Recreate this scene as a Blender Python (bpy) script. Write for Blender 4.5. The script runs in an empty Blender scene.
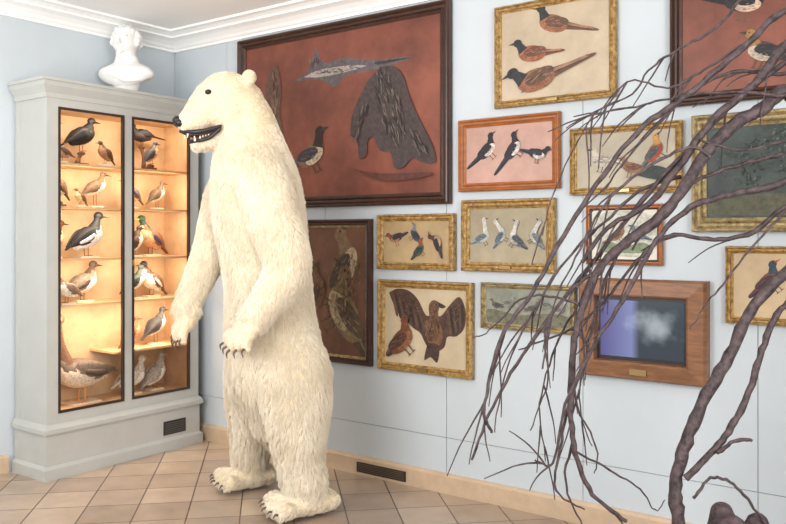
import bpy, math, random
import numpy as np
from mathutils import Vector, Matrix, noise
from mathutils.kdtree import KDTree
from mathutils.bvhtree import BVHTree
random.seed(7)
sc = bpy.context.scene
try:
    sc.view_settings.view_transform = 'Standard'; sc.view_settings.look = 'None'
except Exception: pass

# ------------------------------------------------------------ materials
def lin(c):
    o = []
    for x in c:
        x = x/255.0
        o.append(x/12.92 if x <= 0.04045 else ((x+0.055)/1.055)**2.4)
    return (o[0], o[1], o[2], 1.0)
_M = {}
def mat(name, col, rough=0.55, var=0.0, vscale=8.0, bump=0.0, bscale=60.0, metal=0.0, stretch=(1,1,1), spec=0.5, col2=None, emit=0.0):
    if name in _M: return _M[name]
    m = bpy.data.materials.new(name); m.use_nodes = True
    nt = m.node_tree; b = nt.nodes["Principled BSDF"]
    c = lin(col)
    b.inputs["Base Color"].default_value = c
    b.inputs["Roughness"].default_value = rough
    b.inputs["Metallic"].default_value = metal
    b.inputs["Specular IOR Level"].default_value = spec
    if emit > 0:
        b.inputs["Emission Color"].default_value = c; b.inputs["Emission Strength"].default_value = emit
    m.diffuse_color = c
    if var > 0 or bump > 0:
        tc = nt.nodes.new("ShaderNodeTexCoord"); mp = nt.nodes.new("ShaderNodeMapping")
        mp.inputs["Scale"].default_value = stretch
        nt.links.new(tc.outputs["Object"], mp.inputs["Vector"])
    if var > 0:
        n = nt.nodes.new("ShaderNodeTexNoise"); n.inputs["Scale"].default_value = vscale
        n.inputs["Detail"].default_value = 6; n.inputs["Roughness"].default_value = 0.65
        nt.links.new(mp.outputs[0], n.inputs["Vector"])
        r = nt.nodes.new("ShaderNodeValToRGB")
        r.color_ramp.elements[0].position = 0.32; r.color_ramp.elements[1].position = 0.68
        lo = tuple(x*(1-var) for x in c[:3])+(1,)
        hi = lin(col2) if col2 else tuple(min(1, x*(1+var*0.6)) for x in c[:3])+(1,)
        r.color_ramp.elements[0].color = lo; r.color_ramp.elements[1].color = hi
        nt.links.new(n.outputs["Fac"], r.inputs["Fac"])
        nt.links.new(r.outputs["Color"], b.inputs["Base Color"])
    if bump > 0:
        n2 = nt.nodes.new("ShaderNodeTexNoise"); n2.inputs["Scale"].default_value = bscale
        n2.inputs["Detail"].default_value = 5
        nt.links.new(mp.outputs[0], n2.inputs["Vector"])
        bp = nt.nodes.new("ShaderNodeBump"); bp.inputs["Strength"].default_value = bump
        bp.inputs["Distance"].default_value = 0.01
        nt.links.new(n2.outputs["Fac"], bp.inputs["Height"])
        nt.links.new(bp.outputs[0], b.inputs["Normal"])
    _M[name] = m
    return m

# ------------------------------------------------------------ mesh builder
def catmull(pts, k=6):
    n = len(pts)
    if n < 3:
        out = []
        for i in range(k+1):
            t = i/k
            out.append(tuple(a*(1-t)+b*t for a, b in zip(pts[0], pts[1])))
        return out
    out = []
    for i in range(n-1):
        p0 = pts[max(i-1, 0)]; p1 = pts[i]; p2 = pts[i+1]; p3 = pts[min(i+2, n-1)]
        for j in range(k):
            t = j/k
            out.append(tuple(0.5*((2*b)+(-a+c)*t+(2*a-5*b+4*c-d)*t*t+(-a+3*b-3*c+d)*t**3) for a, b, c, d in zip(p0, p1, p2, p3)))
    out.append(tuple(pts[-1]))
    return out

class MB:
    def __init__(s):
        s.v = []; s.f = []; s.m = []; s.s = []; s.mats = []
    def mi(s, m):
        if m not in s.mats: s.mats.append(m)
        return s.mats.index(m)
    def add(s, vs, fs, m, smooth=False):
        o = len(s.v); k = s.mi(m)
        s.v += [tuple(v) for v in vs]
        for f in fs:
            s.f.append([i+o for i in f]); s.m.append(k); s.s.append(smooth)
    def box(s, x0, x1, y0, y1, z0, z1, m):
        vs = [(x, y, z) for x in (x0, x1) for y in (y0, y1) for z in (z0, z1)]
        s.add(vs, [(0,1,3,2),(4,6,7,5),(0,4,5,1),(2,3,7,6),(0,2,6,4),(1,5,7,3)], m)
    def ell(s, c, r, m, rot=None, nu=20, nv=12):
        vs = []; fs = []
        R = rot or Matrix.Identity(3)
        c = Vector(c)
        for i in range(nv+1):
            th = math.pi*i/nv
            for j in range(nu):
                ph = 2*math.pi*j/nu
                p = Vector((r[0]*math.sin(th)*math.cos(ph), r[1]*math.sin(th)*math.sin(ph), r[2]*math.cos(th)))
                vs.append(c+R@p)
        for i in range(nv):
            for j in range(nu):
                a = i*nu+j; b = i*nu+(j+1) % nu
                fs.append((a, a+nu, b+nu, b))
        s.add(vs, fs, m, True)
    def tube(s, pts, m, side=None, n=14, k=6, cap=True):
        P = [tuple(p) if len(p) == 5 else tuple(p)+(p[3],) for p in pts]
        P = catmull(P, k)
        pos = [Vector(p[:3]) for p in P]; ra = [max(p[3], .0005) for p in P]; rb = [max(p[4], .0005) for p in P]
        N = len(P); T = []
        for i in range(N):
            t = pos[min(i+1, N-1)]-pos[max(i-1, 0)]
            T.append(t.normalized() if t.length > 1e-9 else Vector((0, 0, 1)))
        rings = []
        a1 = Vector(side) if side is not None else (Vector((0, 0, 1)).cross(T[0]) if abs(T[0].z) < .95 else Vector((1, 0, 0)))
        fr = []
        for i in range(N):
            a = a1-T[i]*a1.dot(T[i])
            a.normalize()
            if side is None: a1 = a
            fr.append((a, T[i].cross(a)))
        if cap:
            for q in (80, 55, 28):
                q = math.radians(q); rr = (ra[0]+rb[0])/2
                rings.append((pos[0]-T[0]*rr*math.sin(q), ra[0]*math.cos(q), rb[0]*math.cos(q), fr[0]))
        for i in range(N): rings.append((pos[i], ra[i], rb[i], fr[i]))
        if cap:
            for q in (28, 55, 80):
                q = math.radians(q); rr = (ra[-1]+rb[-1])/2
                rings.append((pos[-1]+T[-1]*rr*math.sin(q), ra[-1]*math.cos(q), rb[-1]*math.cos(q), fr[-1]))
        vs = []; fs = []
        for p, x, y, (a, b) in rings:
            for j in range(n):
                ph = 2*math.pi*j/n
                vs.append(p+a*(x*math.cos(ph))+b*(y*math.sin(ph)))
        M = len(rings)
        for i in range(M-1):
            for j in range(n):
                q = i*n+j; w = i*n+(j+1) % n
                fs.append((q, w, w+n, q+n))
        fs.append(tuple(reversed(range(n)))); fs.append(tuple(range((M-1)*n, M*n)))
        s.add(vs, fs, m, True)
    def build(s, name, loc=(0, 0, 0), rot=0.0, parent=None):
        me = bpy.data.meshes.new(name)
        me.from_pydata(s.v, [], s.f)
        for m in s.mats: me.materials.append(m)
        me.polygons.foreach_set("material_index", s.m)
        me.polygons.foreach_set("use_smooth", s.s)
        me.update()
        o = bpy.data.objects.new(name, me); sc.collection.objects.link(o)
        o.location = loc; o.rotation_euler = (0, 0, rot)
        if parent:
            o.parent = parent
        return o

def fuse(name, mb, voxel, smooth_it, m, loc, rot=0.0, factor=0.5, scale=1.0):
    o = mb.build("tmp_src")
    md = o.modifiers.new("r", 'REMESH'); md.mode = 'VOXEL'; md.voxel_size = voxel; md.use_smooth_shade = True
    sm = o.modifiers.new("s", 'SMOOTH'); sm.factor = factor; sm.iterations = smooth_it
    dg = bpy.context.evaluated_depsgraph_get()
    me = bpy.data.meshes.new_from_object(o.evaluated_get(dg))
    bpy.data.objects.remove(o)
    me.materials.clear(); me.materials.append(m)
    me.polygons.foreach_set("material_index", [0]*len(me.polygons))
    me.polygons.foreach_set("use_smooth", [True]*len(me.polygons))
    me.name = name
    if scale != 1.0:
        for v in me.vertices: v.co = v.co*scale
    ob = bpy.data.objects.new(name, me); sc.collection.objects.link(ob); ob.location = loc; ob.rotation_euler = (0, 0, rot)
    return ob

# ------------------------------------------------------------ view basis of the room
CAM = Vector((5.380, -4.282, 1.6))
RT = Vector((0.8033, 0.5955, 0)); FW = Vector((-0.5955, 0.8033, 0))
cam = bpy.data.cameras.new("camera"); co = bpy.data.objects.new("camera", cam)
sc.collection.objects.link(co); sc.camera = co
co.location = CAM
co.rotation_euler = (math.radians(90), 0, math.atan2(FW.y, FW.x)-math.pi/2)
cam.sensor_width = 36; cam.lens = 37.47; cam.shift_y = -0.0344
cam.clip_start = 0.05

# ------------------------------------------------------------ polar bear
BO = Vector((1.849, -0.763, 0))
G = (-RT*.906-FW*.423); RV = (-RT*.423+FW*.906); UP = Vector((0, 0, 1))
def L3(u, w, z): return RT*u+FW*w+UP*z
def tp(u, w, z, *r): 
    p = L3(u, w, z); return (p.x, p.y, p.z)+tuple(r)
m_fur = mat("polar_bear_underfur", (216, 198, 166), 0.8, var=0.10, vscale=9, spec=.1)
m_dark = mat("bear_dark_skin", (28, 24, 24), 0.35)
mb = MB()
S = tuple(RV)
mb.tube([tp(.07, .03, .52, .25, .20), tp(.06, .02, .68, .30, .27), tp(.025, .0, .90, .31, .28), tp(0, 0, 1.10, .29, .265), tp(-.01, -.01, 1.30, .275, .255),
         tp(-.035, -.02, 1.52, .28, .262), tp(-.06, -.03, 1.70, .29, .272), tp(-.08, -.04, 1.88, .28, .262), tp(-.10, -.05, 2.02, .235, .235),
         tp(-.12, -.06, 2.16, .19, .20), tp(-.15, -.075, 2.28, .165, .178), tp(-.19, -.09, 2.36, .145, .155)], m_fur, side=S, n=32)
# head, muzzle tipped slightly down
mb.tube([tp(-.16, -.075, 2.37, .138, .142), tp(-.235, -.115, 2.400, .148, .150), tp(-.30, -.142, 2.370, .124, .134), tp(-.352, -.166, 2.320, .096, .112), tp(-.405, -.192, 2.270, .080, .088), tp(-.445, -.212, 2.240, .064, .064)], m_fur, side=S, n=24)
mb.tube([tp(-.20, -.09, 2.22, .11, .10), tp(-.29, -.135, 2.155, .076, .056), tp(-.36, -.170, 2.116, .056, .036), tp(-.396, -.186, 2.106, .044, .028)], m_fur, side=S, n=18)
for sg in (-1, 1):
    e = L3(-.145, -.066, 2.505)+RV*(sg*.118)
    mb.ell(e, (.044, .044, .048), m_fur)
    mb.ell(L3(-.235, -.105, 2.29)+RV*(sg*.088), (.085, .085, .090), m_fur)
    mb.ell(L3(-.315, -.15, 2.430)+RV*(sg*.055), (.035, .035, .026), m_fur)
# arms
mb.tube([tp(-.16, .10, 1.98, .13, .12), tp(-.26, .13, 1.86, .15, .14), tp(-.325, .12, 1.68, .13, .125), tp(-.375, .10, 1.50, .112, .108), tp(-.44, .06, 1.33, .096, .092), tp(-.485, .02, 1.21, .084, .080), tp(-.507, -.01, 1.13, .088, .078)], m_fur, n=20)
mb.tube([tp(-.04, -.20, 2.0, .13, .13), tp(.0, -.26, 1.87, .155, .155), tp(.07, -.30, 1.66, .145, .145), tp(.145, -.33, 1.45, .134, .134), tp(.12, -.355, 1.33, .122, .122), tp(.02, -.385, 1.19, .094, .092), tp(-.04, -.40, 1.11, .090, .080)], m_fur, n=20)
# legs
mb.tube([tp(.10, -.10, .92, .19, .20), tp(.15, -.15, .80, .205, .22), tp(.185, -.21, .62, .185, .20), tp(.195, -.24, .46, .158, .168), tp(.21, -.25, .30, .130, .136), tp(.235, -.26, .17, .120, .126), tp(.235, -.26, .10, .118, .108)], m_fur, side=S, n=24)
mb.tube([tp(-.04, .10, .90, .19, .20), tp(-.09, .13, .78, .19, .20), tp(-.125, .19, .60, .170, .182), tp(-.14, .22, .44, .145, .155), tp(-.155, .24, .29, .118, .124), tp(-.165, .25, .16, .106, .112), tp(-.165, .25, .09, .105, .095)], m_fur, side=S, n=24)
mb.ell(L3(.32, .13, .74), (.045, .045, .07), m_fur)
claws = MB(); m_claw = mat("bear_claw", (90, 72, 60), 0.35)
def paw(c, d, across, up, wdt, toe_r, toe_l, claw, splay=.15, back=.07):
    d = d.normalized(); across = across.normalized(); up = up.normalized()
    a = c-d*back; e = c+d*.04
    mb.tube([(a.x, a.y, a.z, wdt*.75, .058), (c.x, c.y, c.z, wdt, .060), (e.x, e.y, e.z, wdt*.92, .046)], m_fur, side=tuple(across), n=18)
    for i in range(-2, 3):
        dd = (d+across*(i*splay)).normalized()
        b0 = c+d*(.045-.010*abs(i))+across*(i*wdt*.42)
        b1 = b0+dd*toe_l*.6+up*.006; b2 = b0+dd*toe_l-up*.012
        mb.tube([(b0.x, b0.y, b0.z, toe_r), (b1.x, b1.y, b1.z, toe_r*1.02), (b2.x, b2.y, b2.z, toe_r*.8)], m_fur, n=10, k=3)
        c0 = b2+dd*(toe_r*.7)+up*.008; c1 = c0+dd*claw*.55+up*.002; c2 = c0+dd*claw-up*claw*.45
        claws.tube([(c0.x, c0.y, c0.z, .0075), (c1.x, c1.y, c1.z, .006), (c2.x, c2.y, c2.z, .002)], m_claw, n=8, k=4)
paw(L3(.235, -.26, .064)+G*.09, G, RV, UP, .130, .042, .06, .028, back=.22)
paw(L3(-.165, .25, .064)+G*.09, G, RV, UP, .122, .039, .06, .028, back=.20)
dn = (UP*-.74+G*.67); paw(L3(-.075, -.41, 1.06), dn, RV*.93+G*.2, G*.74+UP*.67, .104, .034, .066, .042, splay=.26)
dn = (UP*-.86+G*.50); paw(L3(-.505, -.02, 1.07), dn, RV, G*.86+UP*.5, .098, .032, .066, .042, splay=.26)
bear = fuse("polar_bear", mb, 0.0105, 6, m_fur, BO)
me = bear.data
nv = len(me.vertices)
co_ = np.empty(nv*3); me.vertices.foreach_get("co", co_); co_ = co_.reshape(-1, 3)
lo = co_[:, 2].min(); co_[:, 2] -= lo
co_[:, 2] = np.maximum(co_[:, 2], 0.0)
me.vertices.foreach_set("co", co_.ravel()); me.update()
cl = claws.build("claws", parent=bear); cl.location = (0, 0, -lo)
# eye seats found on the modelled skull
bvh = BVHTree.FromPolygons([tuple(c) for c in co_], [tuple(p.vertices) for p in me.polygons])
eyes = []
for sg in (-1, 1):
    tgt = L3(-.318, -.150, 2.392-lo); src = tgt+(RV*sg*.8+G*.35+UP*.12).normalized()*.5
    hit, nrm, _, _ = bvh.ray_cast(src, (tgt-src).normalized())
    eyes.append((hit if hit else tgt+RV*sg*.1, nrm if nrm else RV*sg))
NP = len(me.polygons)
pv = np.empty(NP*3); me.polygons.foreach_get("center", pv); pv = pv.reshape(-1, 3)
pn = np.empty(NP*3); me.polygons.foreach_get("normal", pn); pn = pn.reshape(-1, 3)
pa = np.empty(NP); me.polygons.foreach_get("area", pa)
rng = np.random.default_rng(3)
NH = 160000
idx = rng.choice(NP, NH, p=pa/pa.sum())
P0 = pv[idx]+rng.normal(0, .004, (NH, 3)); N0 = pn[idx]
P0 -= N0*((P0-pv[idx])*N0).sum(1, keepdims=True)
gv = np.array(G)
nose = np.array(L3(-.494, -.236, 2.238)); keep = np.linalg.norm(P0-nose, axis=1) > .035
for (h_, n_) in eyes:
    keep &= np.linalg.norm(P0-(np.array(h_)+gv*.006), axis=1) > .026
keep &= ~((P0[:, 2] < .02) & (N0[:, 2] < -.3))
P0 = P0[keep]; N0 = N0[keep]; NH = len(P0)
z = P0[:, 2:3]
hd = np.clip((z-2.06)/.22, 0, 1); ft = np.clip((.22-z)/.12, 0, 1)
down = np.tile(np.array([[0, 0, -1.0]]), (NH, 1))
flow = down*(1-hd*.55)+(-gv[None, :])*hd*1.0+gv[None, :]*ft*.9
wv = np.stack([np.sin(P0[:, 0]*17+P0[:, 2]*9), np.sin(P0[:, 1]*19+P0[:, 2]*7), np.sin(P0[:, 2]*13+P0[:, 0]*15)*.3], 1)
flow = flow+wv*.22
tan = flow-N0*(flow*N0).sum(1, keepdims=True)
tan /= np.linalg.norm(tan, axis=1, keepdims=True)+1e-6
def near(c, r): return ((P0-np.array(c))**2).sum(1, keepdims=True) < r*r
hand = near(L3(-.12, -.42, 1.02), .15) | near(L3(-.52, -.02, 1.02), .14)
leg = np.clip((1.2-z)/.8, 0, 1)
Ln = (.037+.021*leg)*(1-hd*.70)*(1-ft*.5)*np.where(hand, .36, 1.0)*rng.uniform(.6, 1.2, (NH, 1))
K_ = 5
pts = np.empty((NH, K_, 3))
lift = .52+rng.normal(0, .10, (NH, 1))
cur = P0-N0*.002; rnd = rng.normal(0, .09, (NH, 3))
d = N0*lift+tan+rnd
for k in range(K_):
    pts[:, k] = cur
    dd = d/(np.linalg.norm(d, axis=1, keepdims=True)); cur = cur+dd*Ln/(K_-1)
    d = d-N0*.15+down*.10
ng = 5400; gi = rng.choice(NH, ng, replace=False)
kd = KDTree(ng)
for a, g_ in enumerate(gi): kd.insert(Vector(P0[g_]), a)
kd.balance()
own = np.array([gi[kd.find(Vector(p))[1]] for p in P0])
cs = (.38+.20*leg)[:, 0:1]
base = pts.copy()
for k in range(1, K_):
    t = (k/(K_-1))**1.3*cs
    dl = np.linalg.norm(P0[own]-P0, axis=1, keepdims=True)
    tt = np.where(dl < .05, t, 0); pts[:, k] = base[:, k]*(1-tt)+base[own, k]*tt
pts[:, :, 2] = np.maximum(pts[:, :, 2], .002)
hc = bpy.data.hair_curves.new("fur"); hc.add_curves([K_]*NH)
hc.attributes["position"].data.foreach_set("vector", pts.ravel())
ra = hc.attributes.get("radius") or hc.attributes.new("radius", 'FLOAT', 'POINT')
ra.data.foreach_set("value", np.tile(np.linspace(.0012, .0003, K_), NH))
mh = mat("polar_bear_fur", (241, 228, 203), 0.6, var=0.15, vscale=4, spec=.25, col2=(249, 241, 224))
hc.materials.append(mh)
ho = bpy.data.objects.new("fur", hc); sc.collection.objects.link(ho); ho.parent = bear
# face
f = MB()
f.ell(L3(-.494, -.236, 2.246), (.031, .031, .027), m_dark)
f.ell(L3(-.488, -.233, 2.230)+RV*.020, (.027, .027, .023), m_dark); f.ell(L3(-.488, -.233, 2.230)-RV*.020, (.027, .027, .023), m_dark)
for (h_, n_) in eyes:
    c_ = Vector(h_)+UP*lo
    f.ell(c_-n_*.004, (.020, .020, .016), m_dark)
    f.ell(c_+n_*.006, (.012, .012, .012), mat("bear_eye", (14, 9, 7), .08))
m_gum = mat("bear_gum", (96, 56, 56), .4); m_tooth = mat("bear_teeth", (238, 229, 202), .3)
for sg in (-1, 1):
    f.tube([tp(-.478, -.228, 2.184, .011), tuple(L3(-.42, -.196, 2.178)+RV*(sg*.066))+(.012,), tuple(L3(-.35, -.164, 2.192)+RV*(sg*.092))+(.013,), tuple(L3(-.295, -.142, 2.214)+RV*(sg*.108))+(.009,)], m_dark, n=8)
    f.tube([tp(-.430, -.202, 2.126, .010), tuple(L3(-.385, -.180, 2.134)+RV*(sg*.050))+(.011,), tuple(L3(-.34, -.159, 2.152)+RV*(sg*.072))+(.011,), tuple(L3(-.295, -.142, 2.200)+RV*(sg*.104))+(.009,)], m_dark, n=8)
    f.tube([tp(-.420, -.197, 2.139, .007), tuple(L3(-.380, -.178, 2.146)+RV*(sg*.047))+(.008,), tuple(L3(-.33, -.154, 2.164)+RV*(sg*.068))+(.007,)], m_gum, n=8)
    f.tube([tuple(L3(-.448, -.210, 2.184)+RV*(sg*.036))+(.008,), tuple(L3(-.452, -.212, 2.148)+RV*(sg*.036))+(.0025,)], m_tooth, n=8, k=2)
    f.tube([tuple(L3(-.412, -.194, 2.134)+RV*(sg*.034))+(.007,), tuple(L3(-.416, -.196, 2.164)+RV*(sg*.034))+(.0025,)], m_tooth, n=8, k=2)
    for i in range(4):
        t_ = i/4; pz = 2.146+.014*t_
        f.tube([tuple(L3(-.388+.055*t_, -.182+.025*t_, pz)+RV*(sg*(.046+.022*t_)))+(.006,), tuple(L3(-.388+.055*t_, -.182+.025*t_, pz+.014)+RV*(sg*(.046+.022*t_)))+(.003,)], m_tooth, n=6, k=2)
f.tube([tp(-.43, -.201, 2.166, .042, .014), tp(-.35, -.164, 2.172, .066, .026), tp(-.285, -.133, 2.197, .080, .03)], mat("bear_mouth", (50, 24, 26), .4), side=S, n=14)
f.tube([tp(-.405, -.190, 2.145, .030, .010), tp(-.32, -.150, 2.156, .042, .014)], mat("bear_tongue", (150, 92, 88), .4), side=S, n=12)
fo = f.build("face_details", parent=bear); fo.location = (0, 0, -lo)

# ------------------------------------------------------------ room
m_wall = mat("wall_paint", (193, 202, 208), 0.7, var=0.04, vscale=2.0)
m_seam = mat("panel_seam", (112, 122, 130), 0.8)
m_white = mat("ceiling_white", (246, 246, 244), 0.8)
m_base = mat("baseboard_stone", (198, 174, 146), 0.4, var=0.10, vscale=12)
W = 0.004
mb = MB()
xs = [0, 0.62, 1.62, 2.62, 3.52, 4.43, 5.4, 7.2]; zs = [0, 0.34, 3.2]
mb.box(-0.1, 7.2, 0.006, 0.12, 0, 3.3, m_seam)
for i in range(len(xs)-1):
    for j in range(2):
        mb.box(xs[i]+W/2, xs[i+1]-W/2, 0.0, 0.006, zs[j]+W/2, zs[j+1]-W/2, m_wall)
mb.build("wall_back")
mb = MB(); mb.box(-0.12, 0, -7, 0.0, 0, 3.3, m_wall); mb.build("wall_left")
mb = MB(); mb.box(-0.12, 7.2, -7, 0.12, 3.2, 3.3, m_white); mb.build("ceiling")

m = bpy.data.materials.new("floor_tiles"); m.use_nodes = True
nt = m.node_tree; b = nt.nodes["Principled BSDF"]
tc = nt.nodes.new("ShaderNodeTexCoord"); mp = nt.nodes.new("ShaderNodeMapping")
mp.inputs["Rotation"].default_value = (0, 0, math.radians(45))
br = nt.nodes.new("ShaderNodeTexBrick"); br.offset = 0.0; br.squash = 1.0
br.inputs["Scale"].default_value = 1.0; br.inputs["Brick Width"].default_value = 0.30
br.inputs["Row Height"].default_value = 0.30; br.inputs["Mortar Size"].default_value = 0.0045
br.inputs["Mortar Smooth"].default_value = 0.2; br.inputs["Bias"].default_value = 0.0
br.inputs["Color1"].default_value = lin((192, 172, 152)); br.inputs["Color2"].default_value = lin((160, 141, 124))
br.inputs["Mortar"].default_value = lin((92, 76, 66))
nt.links.new(tc.outputs["Object"], mp.inputs["Vector"]); nt.links.new(mp.outputs[0], br.inputs["Vector"])
nn = nt.nodes.new("ShaderNodeTexNoise"); nn.inputs["Scale"].default_value = 5; nn.inputs["Detail"].default_value = 8
nt.links.new(tc.outputs["Object"], nn.inputs["Vector"])
mx = nt.nodes.new("ShaderNodeMix"); mx.data_type = 'RGBA'; mx.blend_type = 'MULTIPLY'; mx.inputs[0].default_value = 0.55
rr = nt.nodes.new("ShaderNodeValToRGB"); rr.color_ramp.elements[0].position = .3; rr.color_ramp.elements[1].position = .7
rr.color_ramp.elements[0].color = (.58, .55, .53, 1); rr.color_ramp.elements[1].color = (1.05, 1.03, 1.02, 1)
nt.links.new(nn.outputs["Fac"], rr.inputs["Fac"])
nt.links.new(br.outputs["Color"], mx.inputs[6]); nt.links.new(rr.outputs["Color"], mx.inputs[7])
nt.links.new(mx.outputs[2], b.inputs["Base Color"])
b.inputs["Roughness"].default_value = 0.28
bp = nt.nodes.new("ShaderNodeBump"); bp.inputs["Strength"].default_value = 0.4; bp.inputs["Distance"].default_value = 0.003; bp.invert = True
nt.links.new(br.outputs["Fac"], bp.inputs["Height"]); nt.links.new(bp.outputs[0], b.inputs["Normal"])
mb = MB(); mb.box(-0.12, 7.2, -7, 0.12, -0.1, 0, m); mb.build("floor")

def extr(name, prof, a, bb, axis, m):
    mb = MB(); vs = []
    for t in (a, bb):
        for (o, z) in prof:
            vs.append((t, -o, z) if axis == 'x' else (o, t, z))
    n = len(prof)
    fs = [(i, (i+1) % n, (i+1) % n+n, i+n) for i in range(n)]+[tuple(range(n)), tuple(range(2*n-1, n-1, -1))]
    mb.add(vs, fs, m); return mb.build(name)
bprof = [(0, 0), (0.028, 0), (0.028, 0.105), (0.018, 0.118), (0, 0.122)]
extr("baseboard_back", bprof, 0.0, 7.2, 'x', m_base)
extr("baseboard_left", bprof, -7, -1.40, 'y', m_base)
cprof = [(0, 3.075), (0.02, 3.075), (0.02, 3.092), (0.035, 3.10), (0.05, 3.118), (0.085, 3.140), (0.125, 3.152), (0.135, 3.152), (0.135, 3.165), (0.17, 3.18), (0.20, 3.184), (0.20, 3.2), (0, 3.2)]
extr("trim_cornice_back", cprof, 0.0, 7.2, 'x', m_white)
extr("trim_cornice_left", cprof, -7, 0.0, 'y', m_white)
mg = mat("dark_metal", (46, 42, 40), 0.5)
mb = MB(); mb.box(1.93, 2.33, -0.036, -0.028, 0.02, 0.085, mg)
for i in range(5): mb.box(1.94, 2.32, -0.040, -0.036, 0.030+i*0.011, 0.034+i*0.011, mat("grille", (96, 80, 64), .5))
mb.build("floor_vent")

# ------------------------------------------------------------ display cabinet
m_cab = mat("cabinet_paint", (184, 185, 180), 0.5, var=0.05, vscale=5)
m_in = mat("cabinet_lining", (214, 180, 142), 0.6, var=0.20, vscale=6)
m_fr = mat("bronze_frame", (64, 52, 46), 0.4, metal=0.3)
m_sh = mat("shelf_edge", (208, 176, 134), 0.5)
Y0, Y1, D, H = -1.348, -0.10, 0.38, 2.624
CX = 0.02
mb = MB()
mb.box(0.0, D-.03, Y0, Y0+0.03, 0.36, 2.53, m_cab); mb.box(0.0, D-.03, Y1-0.03, Y1, 0.36, 2.53, m_cab)
mb.box(0.0, 0.02, Y0+0.03, Y1-0.03, 0.36, 2.53, m_in)
mb.box(0.02, 0.35, Y0+0.03, Y0+0.036, 0.42, 2.45, m_in); mb.box(0.02, 0.35, Y1-0.036, Y1-0.03, 0.42, 2.45, m_in)
mb.box(D-0.03, D+0.004, Y0-.003, -1.270, 0.36, 2.53, m_cab)
mb.box(D-0.03, D+0.004, -0.181, Y1+.003, 0.36, 2.53, m_cab)
mb.box(D-0.03, D+0.004, -1.270, -0.181, 2.445, 2.53, m_cab)
mb.box(D-0.03, D+0.004, -1.270, -0.181, 0.36, 0.425, m_cab)
mb.box(D-0.03, D+0.002, -0.765, -0.699, 0.425, 2.445, m_cab)
mb.box(0.02, D-0.03, Y0+0.03, Y1-0.03, 2.45, 2.47, m_in)
mb.box(0.02, D-0.03, Y0+0.03, Y1-0.03, 0.40, 0.425, m_in)
mb.box(0.0, 0.06, Y0-0.003, Y0, 0.36, 2.53, m_cab)
def ring(mb, o0, z0, z1, m, o1=None):
    o1 = o0 if o1 is None else o1
    vs = []
    for o, z in ((o0, z0), (o1, z1)):
        vs += [(0, Y0-o, z), (D+o, Y0-o, z), (D+o, min(Y1+o, -0.035), z), (0, min(Y1+o, -0.035), z)]
    mb.add(vs, [(0,1,5,4),(1,2,6,5),(2,3,7,6),(3,0,4,7),(3,2,1,0),(4,5,6,7)], m)
ring(mb, 0.012, 2.50, 2.53, m_cab); ring(mb, 0.012, 2.53, 2.575, m_cab, 0.045)
ring(mb, 0.045, 2.575, 2.605, m_cab); ring(mb, 0.055, 2.605, 2.624, m_cab)
ring(mb, 0.010, 0.0, 0.30, m_cab); ring(mb, 0.030, 0.30, 0.33, m_cab); ring(mb, 0.030, 0.33, 0.36, m_cab, 0.006)
ring(mb, 0.028, 0.0, 0.07, m_cab); ring(mb, 0.028, 0.07, 0.09, m_cab, 0.010)
mb.box(D+0.010, D+0.018, -0.43, -0.23, 0.115, 0.215, mg)
for i in range(6): mb.box(D+0.018, D+0.021, -0.42, -0.24, 0.125+i*.014, 0.131+i*.014, mat("vent_slat", (80, 78, 76), .5))
for (a, c) in ((-1.270, -0.765), (-0.699, -0.181)):
    t = 0.016
    mb.box(D-0.012, D+0.010, a, a+t, 0.425, 2.445, m_fr); mb.box(D-0.012, D+0.010, c-t, c, 0.425, 2.445, m_fr)
    mb.box(D-0.012, D+0.010, a+t, c-t, 2.445-t, 2.445, m_fr); mb.box(D-0.012, D+0.010, a+t, c-t, 0.425, 0.425+t, m_fr)
mb.box(D+0.010, D+0.022, -0.70, -0.69, 1.38, 1.42, mat("brass", (190, 150, 80), .3, metal=.8))
SH = [2.086, 1.794, 1.44, 1.127]
for z in SH:
    mb.box(0.02, D-0.06, Y0+0.036, Y1-0.036, z-0.016, z, m_sh)
mb.box(0.02, D-0.06, -0.80, Y1-0.036, 0.754, 0.77, m_sh)
cab = mb.build("display_cabinet", (CX, 0, 0))
mgl = bpy.data.materials.new("door_glass"); mgl.use_nodes = True
nt = mgl.node_tree; nt.nodes.remove(nt.nodes["Principled BSDF"]); out = nt.nodes["Material Output"]
tr = nt.nodes.new("ShaderNodeBsdfTransparent"); gl = nt.nodes.new("ShaderNodeBsdfGlossy"); gl.inputs["Roughness"].default_value = 0.02
fz = nt.nodes.new("ShaderNodeFresnel"); fz.inputs["IOR"].default_value = 1.25; ms = nt.nodes.new("ShaderNodeMixShader")
nt.links.new(fz.outputs[0], ms.inputs[0]); nt.links.new(tr.outputs[0], ms.inputs[1]); nt.links.new(gl.outputs[0], ms.inputs[2]); nt.links.new(ms.outputs[0], out.inputs["Surface"])
mb = MB()
for (a, c) in ((-1.254, -0.781), (-0.683, -0.197)):
    mb.add([(D, a, .441), (D, c, .441), (D, c, 2.429), (D, a, 2.429)], [(0, 1, 2, 3)], mgl)
mb.build("glass_panes", parent=cab)
def area(name, loc, target, sx, sy, power, col=(1, 1, 1), tr='Y'):
    l = bpy.data.lights.new(name, 'AREA'); l.shape = 'RECTANGLE'; l.size = sx; l.size_y = sy; l.energy = power; l.color = col
    o = bpy.data.objects.new(name, l); sc.collection.objects.link(o); o.location = loc
    d = Vector(target)-Vector(loc); o.rotation_euler = d.to_track_quat('-Z', tr).to_euler(); return o
tops = [2.445]+[z-0.016 for z in SH]
bots = SH+[0.425]
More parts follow.
